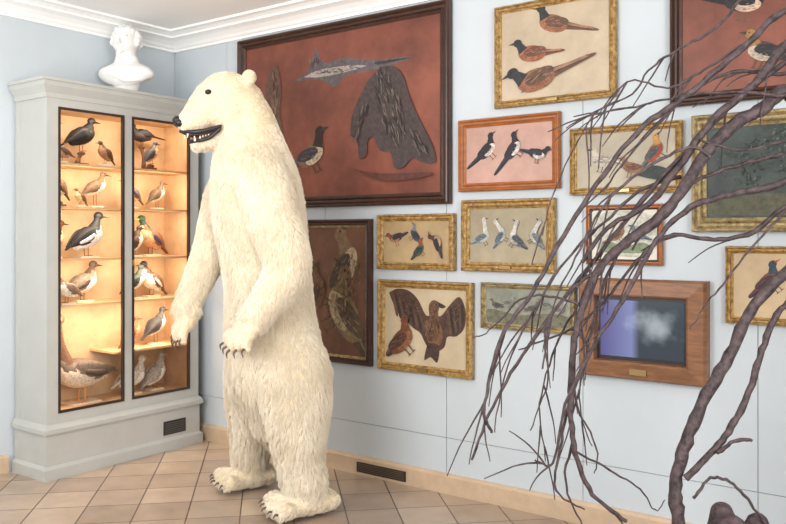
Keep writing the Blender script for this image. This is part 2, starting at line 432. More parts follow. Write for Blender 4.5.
for i, (zt, zb) in enumerate(zip(tops, bots)):
    for j, yc in enumerate((-1.02, -0.44)):
        area("cabinet_lamp", (0.335+CX, yc, zt-0.012), (0.12+CX, yc, zb), 0.02, 0.44, 2.6*(1.6 if i == 4 else 1), (1.0, 0.80, 0.58), 'X')

# ------------------------------------------------------------ taxidermy birds
def bc(c, tag="feather"):
    k = "%s_%d_%d_%d" % ((tag,)+tuple(c))
    return mat(k, c, 0.6, var=0.45, vscale=70, bump=0.3, bscale=120)
def bird(name, y, z, L, face=1, x=0.17, pitch=25, neck=0.3, back=(90, 70, 55), belly=(200, 190, 170), head=None, beak=(60, 50, 40), beakl=0.25, tail=0.35, leg=0.14, twist=0, perch=0.0, legc=(150, 100, 50), wide=0.34, fat=1.0, bar=None, neckc=None):
    mb = MB(); h = head or back
    pr = math.radians(pitch); cz = leg*L+0.32*L*math.cos(pr)*fat+math.sin(pr)*0.28*L+0.012+perch
    ca, sa = math.cos(pr), math.sin(pr)
    def q(a, bq, yy=0): return (a*ca*L-bq*sa*L, yy*L, cz+a*sa*L+bq*ca*L)
    mbk, mbe, mhe, mbkk, ml = bc(back), bc(belly), bc(h), mat("beak_%d_%d_%d" % tuple(beak), beak, .4), mat("leg_%d_%d_%d" % tuple(legc), legc, .5)
    v = fat
    mb.tube([q(-.5, .03)+(.05*L, .05*L), q(-.3, 0)+(wide*.62*L, .20*L*v), q(0, -.02)+(wide*.86*L, .30*L*v), q(.28, 0)+(wide*.76*L, .27*L*v), q(.46, .12)+(.15*L, .15*L)], mbk, side=(0, 1, 0))
    mb.tube([q(-.36, -.07)+(wide*.48*L, .15*L*v), q(0, -.08)+(wide*.84*L, .26*L*v), q(.30, -.03)+(wide*.78*L, .265*L*v), q(.47, .07)+(.14*L, .15*L)], mbe, side=(0, 1, 0))
    for sg in (-1, 1):
        mb.tube([q(.24, .08, sg*wide*.66)+(.03*L, .11*L), q(.0, .07, sg*wide*.84)+(.035*L, .17*L*v), q(-.35, .05, sg*wide*.58)+(.03*L, .11*L), q(-.64, .04, sg*wide*.18)+(.015*L, .035*L)], mbk, side=(0, 1, 0), n=10)
        if bar:
            mb.tube([q(.12, .02, sg*wide*.93)+(.02*L, .05*L), q(-.12, .0, sg*wide*.93)+(.02*L, .06*L), q(-.34, .01, sg*wide*.70)+(.02*L, .04*L)], bc(bar), side=(0, 1, 0), n=8)
    mb.tube([q(-.42, .03)+(.12*L, .06*L), q(-.5-tail*.5, .02)+(.11*L, .028*L), q(-.5-tail, .0)+(.09*L, .012*L)], mbk, side=(0, 1, 0), n=10)
    bx, _, bz = q(.40, .10)
    hx = bx+.10*L+.05*neck*L; hz = bz+(.14+neck)*L
    nk = .105 if neck < .35 else .075
    mb.tube([(bx-.02*L, 0, bz-.03*L, .18*L), (bx+.08*L, 0, bz+(.10+neck*.45)*L, nk*L), (hx, 0, hz, (nk-.01)*L)], bc(neckc) if neckc else mhe, n=12)
    mb.ell((hx+.03*L, 0, hz+.02*L), (.15*L, .115*L, .125*L), mhe, nu=14, nv=10)
    mb.tube([(hx+.13*L, 0, hz, .055*L, .05*L), (hx+(.13+beakl*.6)*L, 0, hz-.02*L, .048*L, .024*L), (hx+(.13+beakl)*L, 0, hz-.035*L, .03*L, .010*L)], mbkk, side=(0, 1, 0), n=8)
    for sg in (-1, 1):
        mb.ell((hx+.06*L, sg*.102*L, hz+.045*L), (.018*L,)*3, mat("eye_black", (10, 10, 10), .15), nu=8, nv=6)
        mb.tube([(0.02*L, sg*.10*L, cz-.18*L, .02*L), (0.03*L, sg*.10*L, perch+.012, .014*L)], ml, n=6, k=2)
        for d in (-.5, 0, .5):
            mb.tube([(0.03*L, sg*.10*L, perch+.018, .012*L), (0.03*L+.13*L*math.cos(d), sg*.10*L+.13*L*math.sin(d), perch+.015, .008*L)], ml, n=6, k=2)
    mw = mat("mount_white", (225, 215, 195), .5); mbr = mat("mount_wood", (110, 75, 45), .6, var=.3, vscale=30)
    if perch > 0.02:
        mb.tube([(-.1*L, 0, .022, .02), (-.02*L, .01, perch*.5+.01, .012), (.03*L, 0, perch-.004, .016)], mbr, n=8)
        mb.tube([(.03*L, -.14*L, perch-.004, .013), (.03*L, .14*L, perch-.002, .012)], mbr, n=8, k=3)
        mb.box(-.28*L, .22*L, -.035, .035, 0, .014, mbr)
    else:
        mb.box(-.26*L, .34*L, -.20*L, .20*L, 0.0, 0.012, mw)
    ang = (math.pi/2 if face > 0 else -math.pi/2)+math.radians(twist)
    return mb.build(name, (x+CX, y, z+.0005), ang)
S1, S2, S3, S4 = SH; S5 = 0.77; S0 = 0.425
bird("taxidermy_crow", -0.99, S1, .20, 1, .20, 30, .10, (20, 20, 24), (26, 26, 30), beak=(20, 20, 20), tail=.45, perch=.085)
bird("taxidermy_starling", -0.85, S1, .12, -1, .29, 45, .10, (96, 60, 44), (160, 116, 86), leg=.2)
bird("taxidermy_bullfinch", -1.17, S1, .15, 1, .10, 50, .1, (96, 56, 40), (214, 156, 112), head=(150, 62, 40), perch=.11)
bird("taxidermy_turtle_dove", -1.18, S1, .12, -1, .28, 20, .1, (100, 74, 60), (196, 154, 122), head=(86, 56, 46))
bird("taxidermy_thrush", -1.16, S2, .15, -1, .2, 50, .12, (112, 84, 62), (240, 222, 198), perch=.05)
bird("taxidermy_sandpiper", -0.88, S2, .16, 1, .2, 30, .15, (122, 96, 74), (238, 226, 208), leg=.4, beakl=.3)
bird("taxidermy_finch", -1.04, S2, .09, -1, .28, 45, .1, (116, 86, 54), (214, 190, 140))
bird("taxidermy_teal", -1.15, S3, .18, 1, .10, 38, .22, (100, 74, 58), (218, 192, 160), head=(118, 62, 36), bar=(70, 100, 80))
bird("taxidermy_tufted_duck", -0.97, S3, .235, 1, .23, 30, .20, (36, 36, 44), (246, 242, 236), head=(24, 32, 34), beak=(90, 90, 95), tail=.2, bar=(236, 234, 228))
bird("taxidermy_wigeon", -1.14, S4, .17, -1, .28, 25, .30, (126, 106, 90), (236, 226, 212), head=(130, 70, 42), tail=.2)
bird("taxidermy_gadwall", -0.95, S4, .215, 1, .15, 30, .16, (136, 122, 108), (240, 234, 224), head=(92, 72, 56), tail=.2, bar=(70, 60, 56))
bird("taxidermy_goose", -0.96, S0, .37, -1, .19, 6, .72, (118, 102, 90), (216, 202, 184), head=(120, 86, 64), beak=(224, 140, 60), tail=.2, leg=.24, legc=(220, 140, 80), bar=(82, 70, 62), fat=.9)
bird("taxidermy_magpie", -0.44, S1, .16, -1, .15, 5, .08, (28, 26, 32), (52, 44, 48), tail=.8, perch=.18)
bird("taxidermy_nuthatch", -0.46, S1, .13, 1, .28, 50, .1, (84, 80, 84), (220, 176, 132), perch=.03)
bird("taxidermy_jay", -0.57, S2, .15, -1, .2, 40, .12, (130, 94, 74), (226, 200, 172), bar=(60, 80, 120), perch=.02)
bird("taxidermy_plover", -0.34, S2, .14, 1, .19, 40, .15, (114, 94, 74), (240, 232, 220), leg=.3)
bird("taxidermy_grouse", -0.59, S3, .16, 1, .25, 50, .15, (84, 56, 42), (236, 224, 210), head=(70, 44, 34))
bird("taxidermy_mallard", -0.36, S3, .22, -1, .15, 38, .18, (140, 92, 60), (216, 166, 122), head=(34, 70, 50), beak=(200, 170, 70), bar=(60, 60, 100))
bird("taxidermy_lapwing", -0.59, S4, .16, 1, .25, 35, .18, (60, 74, 64), (244, 238, 228), leg=.3)
bird("taxidermy_goldeneye", -0.35, S4, .20, -1, .15, 40, .14, (120, 88, 66), (242, 234, 222), head=(50, 38, 34), bar=(236, 230, 220))
bird("taxidermy_partridge", -0.58, S5, .16, 1, .2, 45, .15, (136, 88, 58), (200, 152, 112))
bird("taxidermy_dunlin", -0.36, S5, .18, 1, .2, 40, .15, (74, 72, 74), (226, 218, 206), leg=.3)
bird("taxidermy_gull", -0.58, S0, .21, 1, .2, 20, .2, (214, 206, 194), (248, 242, 232), beak=(210, 150, 60), tail=.3)
bird("taxidermy_gull", -0.37, S0, .19, 1, .2, 40, .20, (176, 168, 158), (248, 242, 232), beak=(210, 150, 60), tail=.3)

# ------------------------------------------------------------ plaster bust
m_pl = mat("plaster", (236, 235, 232), 0.7, var=0.04, vscale=20)
mb = MB()
mb.tube([(0, 0, 0.0, .10), (0, 0, .018, .10), (0, 0, .030, .080), (0, 0, .045, .075)], m_pl, n=24, cap=False)
mb.tube([(0.0, 0, .085, .10, .075), (0.01, 0, .11, .175, .09), (0.0, 0, .145, .20, .10), (-.01, 0, .185, .170, .085), (-.01, 0, .225, .088, .066)], m_pl, side=(0, 1, 0), n=28)
mb.tube([(-.012, 0, .2, .072), (0.0, 0, .30, .068)], m_pl, n=20)
mb.ell((0.005, 0, .365), (.096, .082, .10), m_pl)
mb.ell((.03, 0, .325), (.060, .058, .055), m_pl)
mb.tube([(.094, 0, .385, .011), (.116, 0, .350, .014), (.104, 0, .345, .018)], m_pl, n=10)
mb.ell((.086, 0, .322), (.012, .024, .007), m_pl); mb.ell((.086, 0, .311), (.012, .020, .007), m_pl)
mb.ell((.079, 0, .290), (.018, .022, .018), m_pl)
for sg in (-1, 1):
    mb.ell((.086, sg*.03, .392), (.014, .024, .008), m_pl)
    mb.ell((.0, sg*.084, .355), (.020, .010, .028), m_pl)
for i in range(150):
    th = random.uniform(0, 2*math.pi); ph = random.uniform(0.0, 1.9)
    d = Vector((math.sin(ph)*math.cos(th), math.sin(ph)*math.sin(th), math.cos(ph)))
    if d.x > .35 and d.z < .62: continue
    p = Vector((-.005, 0, .372))+Vector((d.x*.104, d.y*.094, d.z*.098))
    mb.ell(p, (random.uniform(.014, .022),)*3, m_pl, nu=8, nv=6)
for i in range(5):
    mb.tube([(.03, -.16+i*.02, .17-i*.012, .012), (.095, -.04+i*.02, .125-i*.010, .014), (.06, .12, .15-i*.014, .012)], m_pl, n=8)
bu = fuse("plaster_bust", mb, 0.0045, 1, m_pl, (0.235, -0.63, 2.6245), math.radians(-62), scale=1.06)
bu.location.z = 2.6245-min(v.co.z for v in bu.data.vertices)

# ------------------------------------------------------------ framed pictures
m_gold = mat("gilt_frame", (158, 116, 60), 0.38, var=.5, vscale=38, bump=1.0, bscale=80, metal=.4, col2=(206, 170, 106))
m_gold2 = mat("antique_gilt_frame", (136, 114, 76), 0.42, var=.5, vscale=34, bump=1.0, bscale=65, metal=.35, col2=(190, 170, 124))
m_dkfr = mat("dark_walnut_frame", (62, 38, 28), 0.35, var=.3, vscale=12, bump=.2, bscale=40)
m_orfr = mat("maple_frame", (160, 96, 48), 0.4, var=.3, vscale=14, stretch=(1, 1, 3))
m_oak = mat("oak_frame", (132, 90, 60), 0.45, var=.35, vscale=10, stretch=(1, 1, 5), bump=.2, bscale=30)
def PT(col): return mat("paint_%d_%d_%d" % tuple(col), col, .6, var=.45, vscale=34)
BS = 1.55
class Pic:
    def __init__(s, X0, X1, Z0, Z1, w, d, fm, bg, lip=None, tilt=0):
        s.mb = MB(); s.cx = (X0+X1)/2; s.cz = (Z0+Z1)/2
        hw = (X1-X0)/2; hh = (Z1-Z0)/2; s.w = hw-w; s.h = hh-w
        prof = [(0, 0), (0, -d*.7), (w*.10, -d*.95), (w*.22, -d), (w*.42, -d*.62), (w*.60, -d*.60), (w*.72, -d*.82), (w*.80, -d*.6), (w*1.0, -d*.42), (w*1.0, -d*.2)]
        vs = []
        for (i, y) in prof:
            for (a, c) in ((-1, -1), (1, -1), (1, 1), (-1, 1)):
                vs.append((a*(hw-i), y, c*(hh-i)))
        for r in range(len(prof)-1):
            fs = [(r*4+q, r*4+(q+1) % 4, r*4+4+(q+1) % 4, r*4+4+q) for q in range(4)]
            mm = lip if (lip and r >= 6) else fm
            s.mb.add(vs, fs, mm)
        s.y = -d*.30
        s.mb.add([(-s.w, s.y, -s.h), (s.w, s.y, -s.h), (s.w, s.y, s.h), (-s.w, s.y, s.h)], [(0, 1, 2, 3)], bg)
        s.mb.box(-hw+.01, hw-.01, -.004, 0.006, -hh+.01, hh-.01, fm)
        s.k = 0; s.d = d; s.hh = hh; s.fw = w
    def T(s, x, z): return ((x*2-1)*s.w, (z*2-1)*s.h)
    def pol(s, pts, m):
        s.k += 1; y = s.y-.00008*s.k
        pts = [(max(-s.w, min(s.w, x)), max(-s.h, min(s.h, z))) for x, z in pts]
        s.mb.add([(x, y, z) for x, z in pts], [tuple(range(len(pts)))], m)
    def poly(s, pts, m): s.pol(catmull([s.T(*p) for p in pts]+[s.T(*pts[0])], 4)[:-1], m)
    def ell(s, x, z, rx, rz, ang, m, n=20):
        c = s.T(x, z); rx *= 2*s.h; rz *= 2*s.h
        a = math.radians(ang); P = []
        for i in range(n):
            t = 2*math.pi*i/n; X = rx*math.cos(t); Z = rz*math.sin(t)*(1+.06*math.sin(3*t))
            P.append((c[0]+X*math.cos(a)-Z*math.sin(a), c[1]+X*math.sin(a)+Z*math.cos(a)))
        s.pol(P, m)
    def strokes(s, x, z, rx, rz, ang, cols, n=14, ln=.05, wd=.012):
        a = math.radians(ang)
        for i in range(n):
            r = math.sqrt(random.random()); t = random.uniform(0, 6.283)
            X = r*rx*math.cos(t); Z = r*rz*math.sin(t)
            u = (X*math.cos(a)-Z*math.sin(a))/(s.w/s.h); v = X*math.sin(a)+Z*math.cos(a)
            s.ell(x+u, z+v, ln*random.uniform(.6, 1.2), wd*random.uniform(.6, 1.2), ang+random.uniform(-18, 18), PT(random.choice(cols)), n=8)
    def bird(s, x, z, L, ang=0, flip=1, body=(60, 50, 45), wing=None, head=None, belly=None, beak=(60, 50, 40), tail=.7, neck=.0, legs=True, tw=.12):
        c = s.T(x, z); L = L*2*s.h*BS; a = math.radians(ang)
        def q(u, v):
            u, v = u*L, v*L
            return (c[0]+flip*(u*math.cos(a)-v*math.sin(a)), c[1]+u*math.sin(a)+v*math.cos(a))
        def E(u, v, ru, rv, an, m, n=18):
            P = []; b2 = math.radians(an)
            for i in range(n):
                t = 2*math.pi*i/n; xx = ru*math.cos(t); zz = rv*math.sin(t)
                P.append(q(u+xx*math.cos(b2)-zz*math.sin(b2), v+xx*math.sin(b2)+zz*math.cos(b2)))
            s.pol(P, m)
        wing = wing or tuple(int(t*.7) for t in body); head = head or body
        hi = tuple(min(255, int(t*1.4)+16) for t in wing); lo = tuple(int(t*.6) for t in body)
        if legs:
            for o in (-.08, .12):
                s.pol([q(o, -.2), q(o+.05, -.2), q(o+.09, -.58), q(o+.05, -.58)], PT((90, 70, 50)))
                s.pol([q(o-.04, -.60), q(o+.20, -.60), q(o+.06, -.55)], PT((90, 70, 50)))
        s.pol(catmull([q(-.40, .14), q(-.5-tail*.5, tw*.9), q(-.5-tail, tw*.5), q(-.52-tail, -tw*.4), q(-.5-tail*.5, -tw), q(-.4, -.16)], 3), PT(wing))
        for t_ in (-.4, .1, .5): s.pol([q(-.45, t_*.1), q(-.48-tail*.9, t_*tw), q(-.48-tail*.9, t_*tw+.03), q(-.45, t_*.1+.04)], PT(hi if t_ > 0 else lo))
        E(0, 0, .58, .31, 5, PT(body))
        if belly: E(.14, -.09, .40, .21, 10, PT(belly))
        s.pol(catmull([q(.20, .24), q(.40, .40+neck*.6), q(.50, .45+neck), q(.70, .42+neck), q(.62, .2+neck*.5), q(.54, .0)], 4), PT(head))
        E(.62, .44+neck, .18, .15, 0, PT(head))
        s.pol([q(.75, .50+neck), q(1.02, .40+neck), q(.76, .38+neck)], PT(beak))
        E(.67, .47+neck, .028, .028, 0, PT((14, 12, 12)), 8)
        E(-.12, .07, .47, .19, -6, PT(wing))
        for i in range(18):
            u = -.50+i*.046; E(u, .10-abs(i-7)*.008+random.uniform(-.10, .10), .085, .013, -14+random.uniform(-12, 12), PT(hi if i % 2 else lo), 8)
        for i in range(16):
            E(random.uniform(-.2, .48), random.uniform(-.24, -.04), .05, .012, random.uniform(-20, 20), PT(lo if not belly else tuple(int(t*.75) for t in belly)), 8)
    def plaque(s):
        s.mb.box(-.035, .035, -s.d-.002, -s.d*.8, -s.hh+s.fw*.3, -s.hh+s.fw*.7, mat("brass_plaque", (160, 136, 90), .3, metal=.7))
    def done(s, name): return s.mb.build(name, (s.cx, -0.008, s.cz))
def cv(name, col, col2=None, var=.15, vs=4): return mat("canvas_"+name, col, .5, var=var, vscale=vs, col2=col2)

# 1 large red game piece
p = Pic(.786, 2.667, 1.792, 3.054, .075, .05, m_dkfr, cv("red", (110, 58, 44), (138, 78, 60), .42, 2.0))
p.poly([(.27, .74), (.36, .80), (.40, .93), (.44, .83), (.55, .84), (.68, .80), (.88, .78), (.70, .74), (.56, .73), (.50, .67), (.44, .72), (.36, .74)], PT((92, 84, 86)))
p.poly([(.33, .76), (.42, .79), (.56, .79), (.66, .77), (.54, .75), (.42, .745)], PT((160, 148, 140)))
p.poly([(.70, .785), (.88, .78), (.72, .765)], PT((54, 46, 48)))
p.strokes(.50, .775, .20, .020, -3, [(80, 74, 78), (136, 126, 120), (104, 96, 94)], 40, .018, .004)
p.strokes(.40, .84, .03, .07, 80, [(70, 64, 68), (120, 110, 104)], 12, .025, .005)
p.poly([(.145, .86), (.19, .84), (.21, .70), (.20, .55), (.225, .40), (.20, .28), (.17, .30), (.165, .45), (.13, .58), (.12, .72)], PT((92, 66, 54)))
p.strokes(.17, .58, .24, .03, 90, [(64, 46, 40), (126, 98, 80), (106, 80, 66)], 34, .03, .008)
p.bird(.375, .26, .13, 22, 1, (120, 92, 70), (54, 52, 60), (44, 36, 34), (210, 190, 164), tail=.4, neck=.10)
p.poly([(.585, .36), (.59, .46), (.62, .56), (.655, .64), (.69, .70), (.74, .745), (.80, .735), (.84, .67), (.86, .58), (.89, .48), (.925, .38), (.97, .26), (.98, .17), (.93, .17), (.88, .20), (.84, .15), (.80, .15), (.78, .24), (.73, .26), (.70, .34), (.67, .32), (.665, .24), (.63, .22), (.62, .32)], PT((66, 54, 52)))
p.strokes(.78, .50, .24, .08, 108, [(46, 38, 38), (78, 66, 62), (106, 94, 88)], 140, .028, .004)
p.strokes(.64, .42, .13, .03, 70, [(46, 38, 38), (94, 82, 78)], 30, .03, .004)
p.strokes(.91, .28, .09, .03, 125, [(46, 38, 38), (94, 82, 78)], 30, .03, .004)
p.poly([(.60, .16), (.74, .12), (.97, .11), (.90, .08), (.74, .08)], PT((86, 46, 36)))
p.done("framed_game_painting")
# 2 bird of prey pair
p = Pic(1.35, 2.050, .731, 1.706, .055, .04, m_dkfr, cv("umber", (92, 60, 44), (118, 80, 58), .35, 3), lip=m_gold2)
p.bird(.68, .68, .23, 62, 1, (104, 86, 62), (66, 56, 44), (122, 100, 72), (176, 158, 128), tail=.5)
p.bird(.70, .32, .27, 55, -1, (124, 104, 76), (80, 66, 50), (104, 84, 58), (168, 150, 118), tail=.4)
p.bird(.25, .45, .18, 60, 1, (100, 72, 50), (70, 48, 36), tail=.5)
p.strokes(.72, .5, .34, .13, 70, [(58, 48, 38), (136, 118, 90), (96, 82, 60), (116, 98, 72)], 90, .022, .007)
p.done("framed_owl_painting")
# 3 woodpeckers
p = Pic(2.099, 2.696, 1.378, 1.733, .045, .035, m_gold, cv("tan", (162, 138, 100), (182, 158, 118), .18, 3))
p.bird(.20, .60, .22, -20, -1, (60, 62, 66), (34, 36, 46), (120, 62, 46), (170, 120, 92), tail=.6)
p.bird(.50, .66, .20, 50, -1, (70, 74, 84), (40, 44, 54), (110, 120, 130), tail=.5)
p.bird(.56, .30, .20, 45, 1, (60, 82, 76), (44, 52, 50), (140, 60, 48), tail=.5)
p.bird(.84, .48, .22, 110, 1, (64, 52, 50), (36, 32, 34), (80, 50, 44), (180, 152, 124), tail=.6, legs=False)
p.plaque(); p.done("framed_woodpecker_painting")
# 4 eagles
p = Pic(2.107, 2.825, .725, 1.310, .05, .04, m_gold, cv("cream", (182, 164, 134), (198, 182, 154), .15, 3))
EC = (76, 52, 42)
p.poly([(.05, .93), (.16, .985), (.30, .97), (.42, .86), (.52, .66), (.60, .68), (.70, .66), (.80, .80), (.92, .92), (.99, .76), (.98, .54), (.89, .42), (.78, .40), (.74, .26), (.60, .18), (.51, .30), (.45, .42), (.36, .48), (.28, .56), (.20, .64), (.11, .78)], PT(EC))
p.poly([(.50, .58), (.60, .62), (.70, .55), (.72, .36), (.62, .22), (.53, .36)], PT((112, 80, 56)))
p.poly([(.57, .60), (.555, .78), (.61, .86), (.69, .82), (.67, .70), (.68, .58)], PT((104, 74, 52)))
p.poly([(.67, .84), (.76, .79), (.72, .76), (.68, .78)], PT((50, 42, 36))); p.ell(.645, .81, .012, .012, 0, PT((14, 12, 12)))
p.poly([(.54, .30), (.50, .08), (.58, .12), (.66, .06), (.68, .28)], PT((70, 50, 42)))
for i in range(9): p.poly([(.08+i*.045, .93-i*.033), (.11+i*.045, .93-i*.038), (.17+i*.044, .66-i*.024), (.14+i*.044, .64-i*.024)], PT((52, 38, 32) if i % 2 else (92, 66, 52)))
for i in range(6): p.poly([(.77+i*.034, .74+i*.017), (.795+i*.034, .74+i*.017), (.84+i*.027, .45+i*.03), (.81+i*.027, .44+i*.03)], PT((52, 38, 32) if i % 2 else (92, 68, 54)))
p.strokes(.30, .80, .22, .10, -35, [(54, 40, 34), (104, 78, 60), (80, 56, 44)], 60, .022, .007)
p.strokes(.86, .68, .16, .09, 60, [(54, 40, 34), (104, 78, 60), (80, 56, 44)], 40, .022, .007)
p.strokes(.61, .44, .20, .10, 80, [(64, 44, 36), (136, 100, 72), (92, 64, 48)], 60, .024, .007)
p.strokes(.62, .72, .10, .05, 80, [(132, 98, 70), (84, 58, 44)], 14, .02, .006)
p.bird(.22, .30, .25, 42, 1, (110, 62, 42), (72, 46, 36), (106, 60, 40), (136, 88, 60), tail=.3)
p.plaque(); p.done("framed_eagle_painting")
# 5 magpies
p = Pic(2.725, 3.394, 1.862, 2.297, .05, .035, m_orfr, cv("pink", (178, 140, 126), (194, 156, 142), .15, 3))
p.bird(.25, .58, .23, 38, 1, (40, 38, 44), (26, 26, 34), (30, 28, 32), (212, 202, 192), tail=.9)
p.bird(.56, .56, .22, 50, 1, (40, 42, 50), (26, 30, 40), (28, 28, 34), (212, 204, 196), tail=1.1)
p.bird(.84, .46, .18, -15, 1, (34, 32, 38), (30, 34, 44), (24, 24, 30), (208, 196, 186), tail=.7)
p.done("framed_magpie_painting")
# 6 herons
p = Pic(2.747, 3.364, 1.382, 1.811, .055, .04, m_gold, cv("stone", (150, 138, 112), (168, 158, 132), .18, 3))
for (x, z, l, a, fl, nk, c1) in ((.17, .46, .18, 25, 1, .60, (130, 142, 154)), (.42, .48, .17, 55, 1, .5, (108, 120, 132)), (.62, .42, .18, 35, -1, .55, (84, 92, 102)), (.87, .46, .17, 50, -1, .5, (128, 134, 138))):
    p.bird(x, z, l, a, fl, c1, tuple(int(t*.75) for t in c1), (190, 188, 182), (180, 178, 170), tail=.5, neck=nk)
p.plaque(); p.done("framed_heron_painting")
# 7 waders
p = Pic(2.881, 3.485, 1.043, 1.317, .032, .03, m_gold2, cv("seagreen", (122, 126, 112), (152, 154, 140), .25, 5))
p.poly([(.02, .02), (.98, .02), (.98, .30), (.7, .36), (.4, .28), (.02, .40)], PT((108, 106, 86)))
for i in range(6): p.bird(.13+i*.15, .52+.08*math.sin(i*2), .17, 10, 1 if i % 2 else -1, (140, 140, 130) if i % 3 else (96, 92, 84), tail=.4)
p.done("framed_wader_painting")
# 8 pheasants
p = Pic(2.977, 3.722, 2.346, 2.944, .042, .035, m_gold, cv("parch", (178, 160, 136), (194, 178, 154), .15, 3))
p.bird(.50, .80, .20, 16, -1, (140, 92, 66), (98, 70, 54), (44, 50, 50), (156, 102, 72), tail=1.2, legs=False, tw=.09)
p.bird(.30, .50, .19, 2, -1, (144, 84, 60), (108, 70, 54), (40, 46, 48), (156, 100, 70), tail=.8, legs=False, tw=.09)
p.bird(.34, .20, .26, -16, -1, (132, 90, 66), (96, 70, 54), (40, 46, 48), (148, 94, 66), tail=1.25, legs=False, tw=.09)
p.plaque(); p.done("framed_pheasant_painting")
# 9 golden pheasant
p = Pic(3.455, 4.073, 1.820, 2.191, .038, .035, m_gold, cv("greige", (162, 152, 132), (180, 170, 150), .18, 3))
p.bird(.28, .50, .24, 10, -1, (184, 176, 164), (160, 150, 138), (178, 168, 154), tail=.8)
p.bird(.80, .60, .23, 50, 1, (150, 62, 46), (64, 76, 72), (174, 130, 62), (160, 72, 50), tail=.8)
p.bird(.58, .34, .20, 10, -1, (140, 100, 72), (110, 68, 48), tail=.9)
p.poly([(.62, .20), (.86, .10), (.96, .24), (.80, .36)], PT((42, 56, 52)))
p.plaque(); p.done("framed_golden_pheasant_painting")
# 10 small drawing
p = Pic(3.550, 3.971, 1.439, 1.764, .03, .03, m_orfr, cv("paper", (206, 202, 190), None, .05, 3), lip=m_dkfr)
p.poly([(.08, .10), (.92, .10), (.94, .88), (.08, .90)], PT((186, 186, 174)))
p.poly([(.12, .14), (.88, .14), (.82, .34), (.5, .28), (.2, .38)], PT((116, 130, 100)))
p.bird(.40, .5, .20, 30, 1, (140, 102, 78), tail=.6); p.bird(.72, .5, .17, 20, -1, (96, 110, 120), tail=.6)
p.done("framed_bird_drawing")
# 12 upper right
p = Pic(4.012, 5.12, 2.26, 3.03, .06, .045, m_dkfr, cv("red2", (110, 58, 44), (136, 78, 60), .35, 2.5))
p.bird(.30, .66, .16, -15, 1, (40, 32, 36), (26, 24, 30), (36, 28, 32), (196, 168, 148), tail=.9)
p.bird(.40, .26, .15, 20, -1, (64, 54, 54), (36, 32, 36), (150, 112, 62), (190, 172, 154), tail=.9)
p.bird(.80, .70, .14, 20, -1, (90, 70, 60), tail=.6)
p.done("framed_duck_painting")
# 13 forest
p = Pic(4.124, 4.93, 1.615, 2.204, .07, .05, m_gold2, cv("forest", (26, 36, 36), (58, 72, 66), .5, 6))
p.poly([(.02, .03), (.98, .03), (.98, .20), (.5, .26), (.02, .18)], PT((80, 80, 60)))
for cx_, cz_ in ((.15, .6), (.35, .75), (.3, .45), (.55, .6), (.75, .7), (.8, .45), (.5, .85)):
    p.strokes(cx_, cz_, .16, .13, 40, [(36, 48, 44), (52, 68, 56), (26, 34, 34), (62, 76, 66), (80, 94, 86)], 45, .014, .010)
p.done("framed_forest_painting")
# 14 gallinule
p = Pic(4.285, 4.93, 1.163, 1.545, .035, .035, m_gold, cv("ochre", (182, 158, 122), (196, 174, 138), .15, 3))
p.bird(.28, .56, .24, 42, 1, (112, 56, 46), (64, 38, 46), (40, 60, 74), (142, 70, 54), beak=(180, 72, 46), tail=.5)
p.bird(.74, .50, .20, 20, -1, (60, 84, 100), (40, 56, 70), tail=.5)
p.plaque(); p.done("framed_gallinule_painting")

# 11 video screen in a deep oak frame
X0, X1, Z0, Z1 = 3.520, 4.203, .835, 1.366
msc = bpy.data.materials.new("video_screen"); msc.use_nodes = True
nt = msc.node_tree; b = nt.nodes["Principled BSDF"]
b.inputs["Base Color"].default_value = (.01, .01, .015, 1); b.inputs["Roughness"].default_value = .15
tc = nt.nodes.new("ShaderNodeTexCoord"); sp = nt.nodes.new("ShaderNodeSeparateXYZ"); nt.links.new(tc.outputs["Object"], sp.inputs[0])
r1 = nt.nodes.new("ShaderNodeMapRange"); r1.inputs[1].default_value = -.22; r1.inputs[2].default_value = -.01; nt.links.new(sp.outputs[0], r1.inputs[0])
cr = nt.nodes.new("ShaderNodeValToRGB"); cr.color_ramp.elements[0].color = lin((104, 98, 160)); cr.color_ramp.elements[1].color = lin((62, 72, 80))  # purple left half: a reflection painted into the screen's emission colour
e = cr.color_ramp.elements.new(.80); e.color = lin((142, 150, 200)); nt.links.new(r1.outputs[0], cr.inputs[0])
mpv = nt.nodes.new("ShaderNodeMapping"); mpv.vector_type = 'POINT'
mpv.inputs["Location"].default_value = (-.080*5.0, 0, -.02*8.0); mpv.inputs["Scale"].default_value = (5.0, 0.0, 8.0)
nt.links.new(tc.outputs["Object"], mpv.inputs["Vector"])
ln = nt.nodes.new("ShaderNodeVectorMath"); ln.operation = 'LENGTH'; nt.links.new(mpv.outputs[0], ln.inputs[0])
nz = nt.nodes.new("ShaderNodeTexNoise"); nz.inputs["Scale"].default_value = 8; nz.inputs["Detail"].default_value = 3; nt.links.new(tc.outputs["Object"], nz.inputs["Vector"])
mt = nt.nodes.new("ShaderNodeMath"); mt.operation = 'MULTIPLY_ADD'; mt.inputs[1].default_value = 1.3; nt.links.new(nz.outputs["Fac"], mt.inputs[0]); nt.links.new(ln.outputs["Value"], mt.inputs[2])
c2 = nt.nodes.new("ShaderNodeValToRGB"); c2.color_ramp.interpolation = 'EASE'
c2.color_ramp.elements[0].position = .46; c2.color_ramp.elements[0].color = (.42, .47, .49, 1)
c2.color_ramp.elements[1].position = .90; c2.color_ramp.elements[1].color = (0, 0, 0, 1)
dv = nt.nodes.new("ShaderNodeMath"); dv.operation = 'MULTIPLY'; dv.inputs[1].default_value = .60; nt.links.new(mt.outputs[0], dv.inputs[0])
nt.links.new(dv.outputs[0], c2.inputs[0])
ad = nt.nodes.new("ShaderNodeMix"); ad.data_type = 'RGBA'; ad.blend_type = 'ADD'; ad.inputs[0].default_value = 1
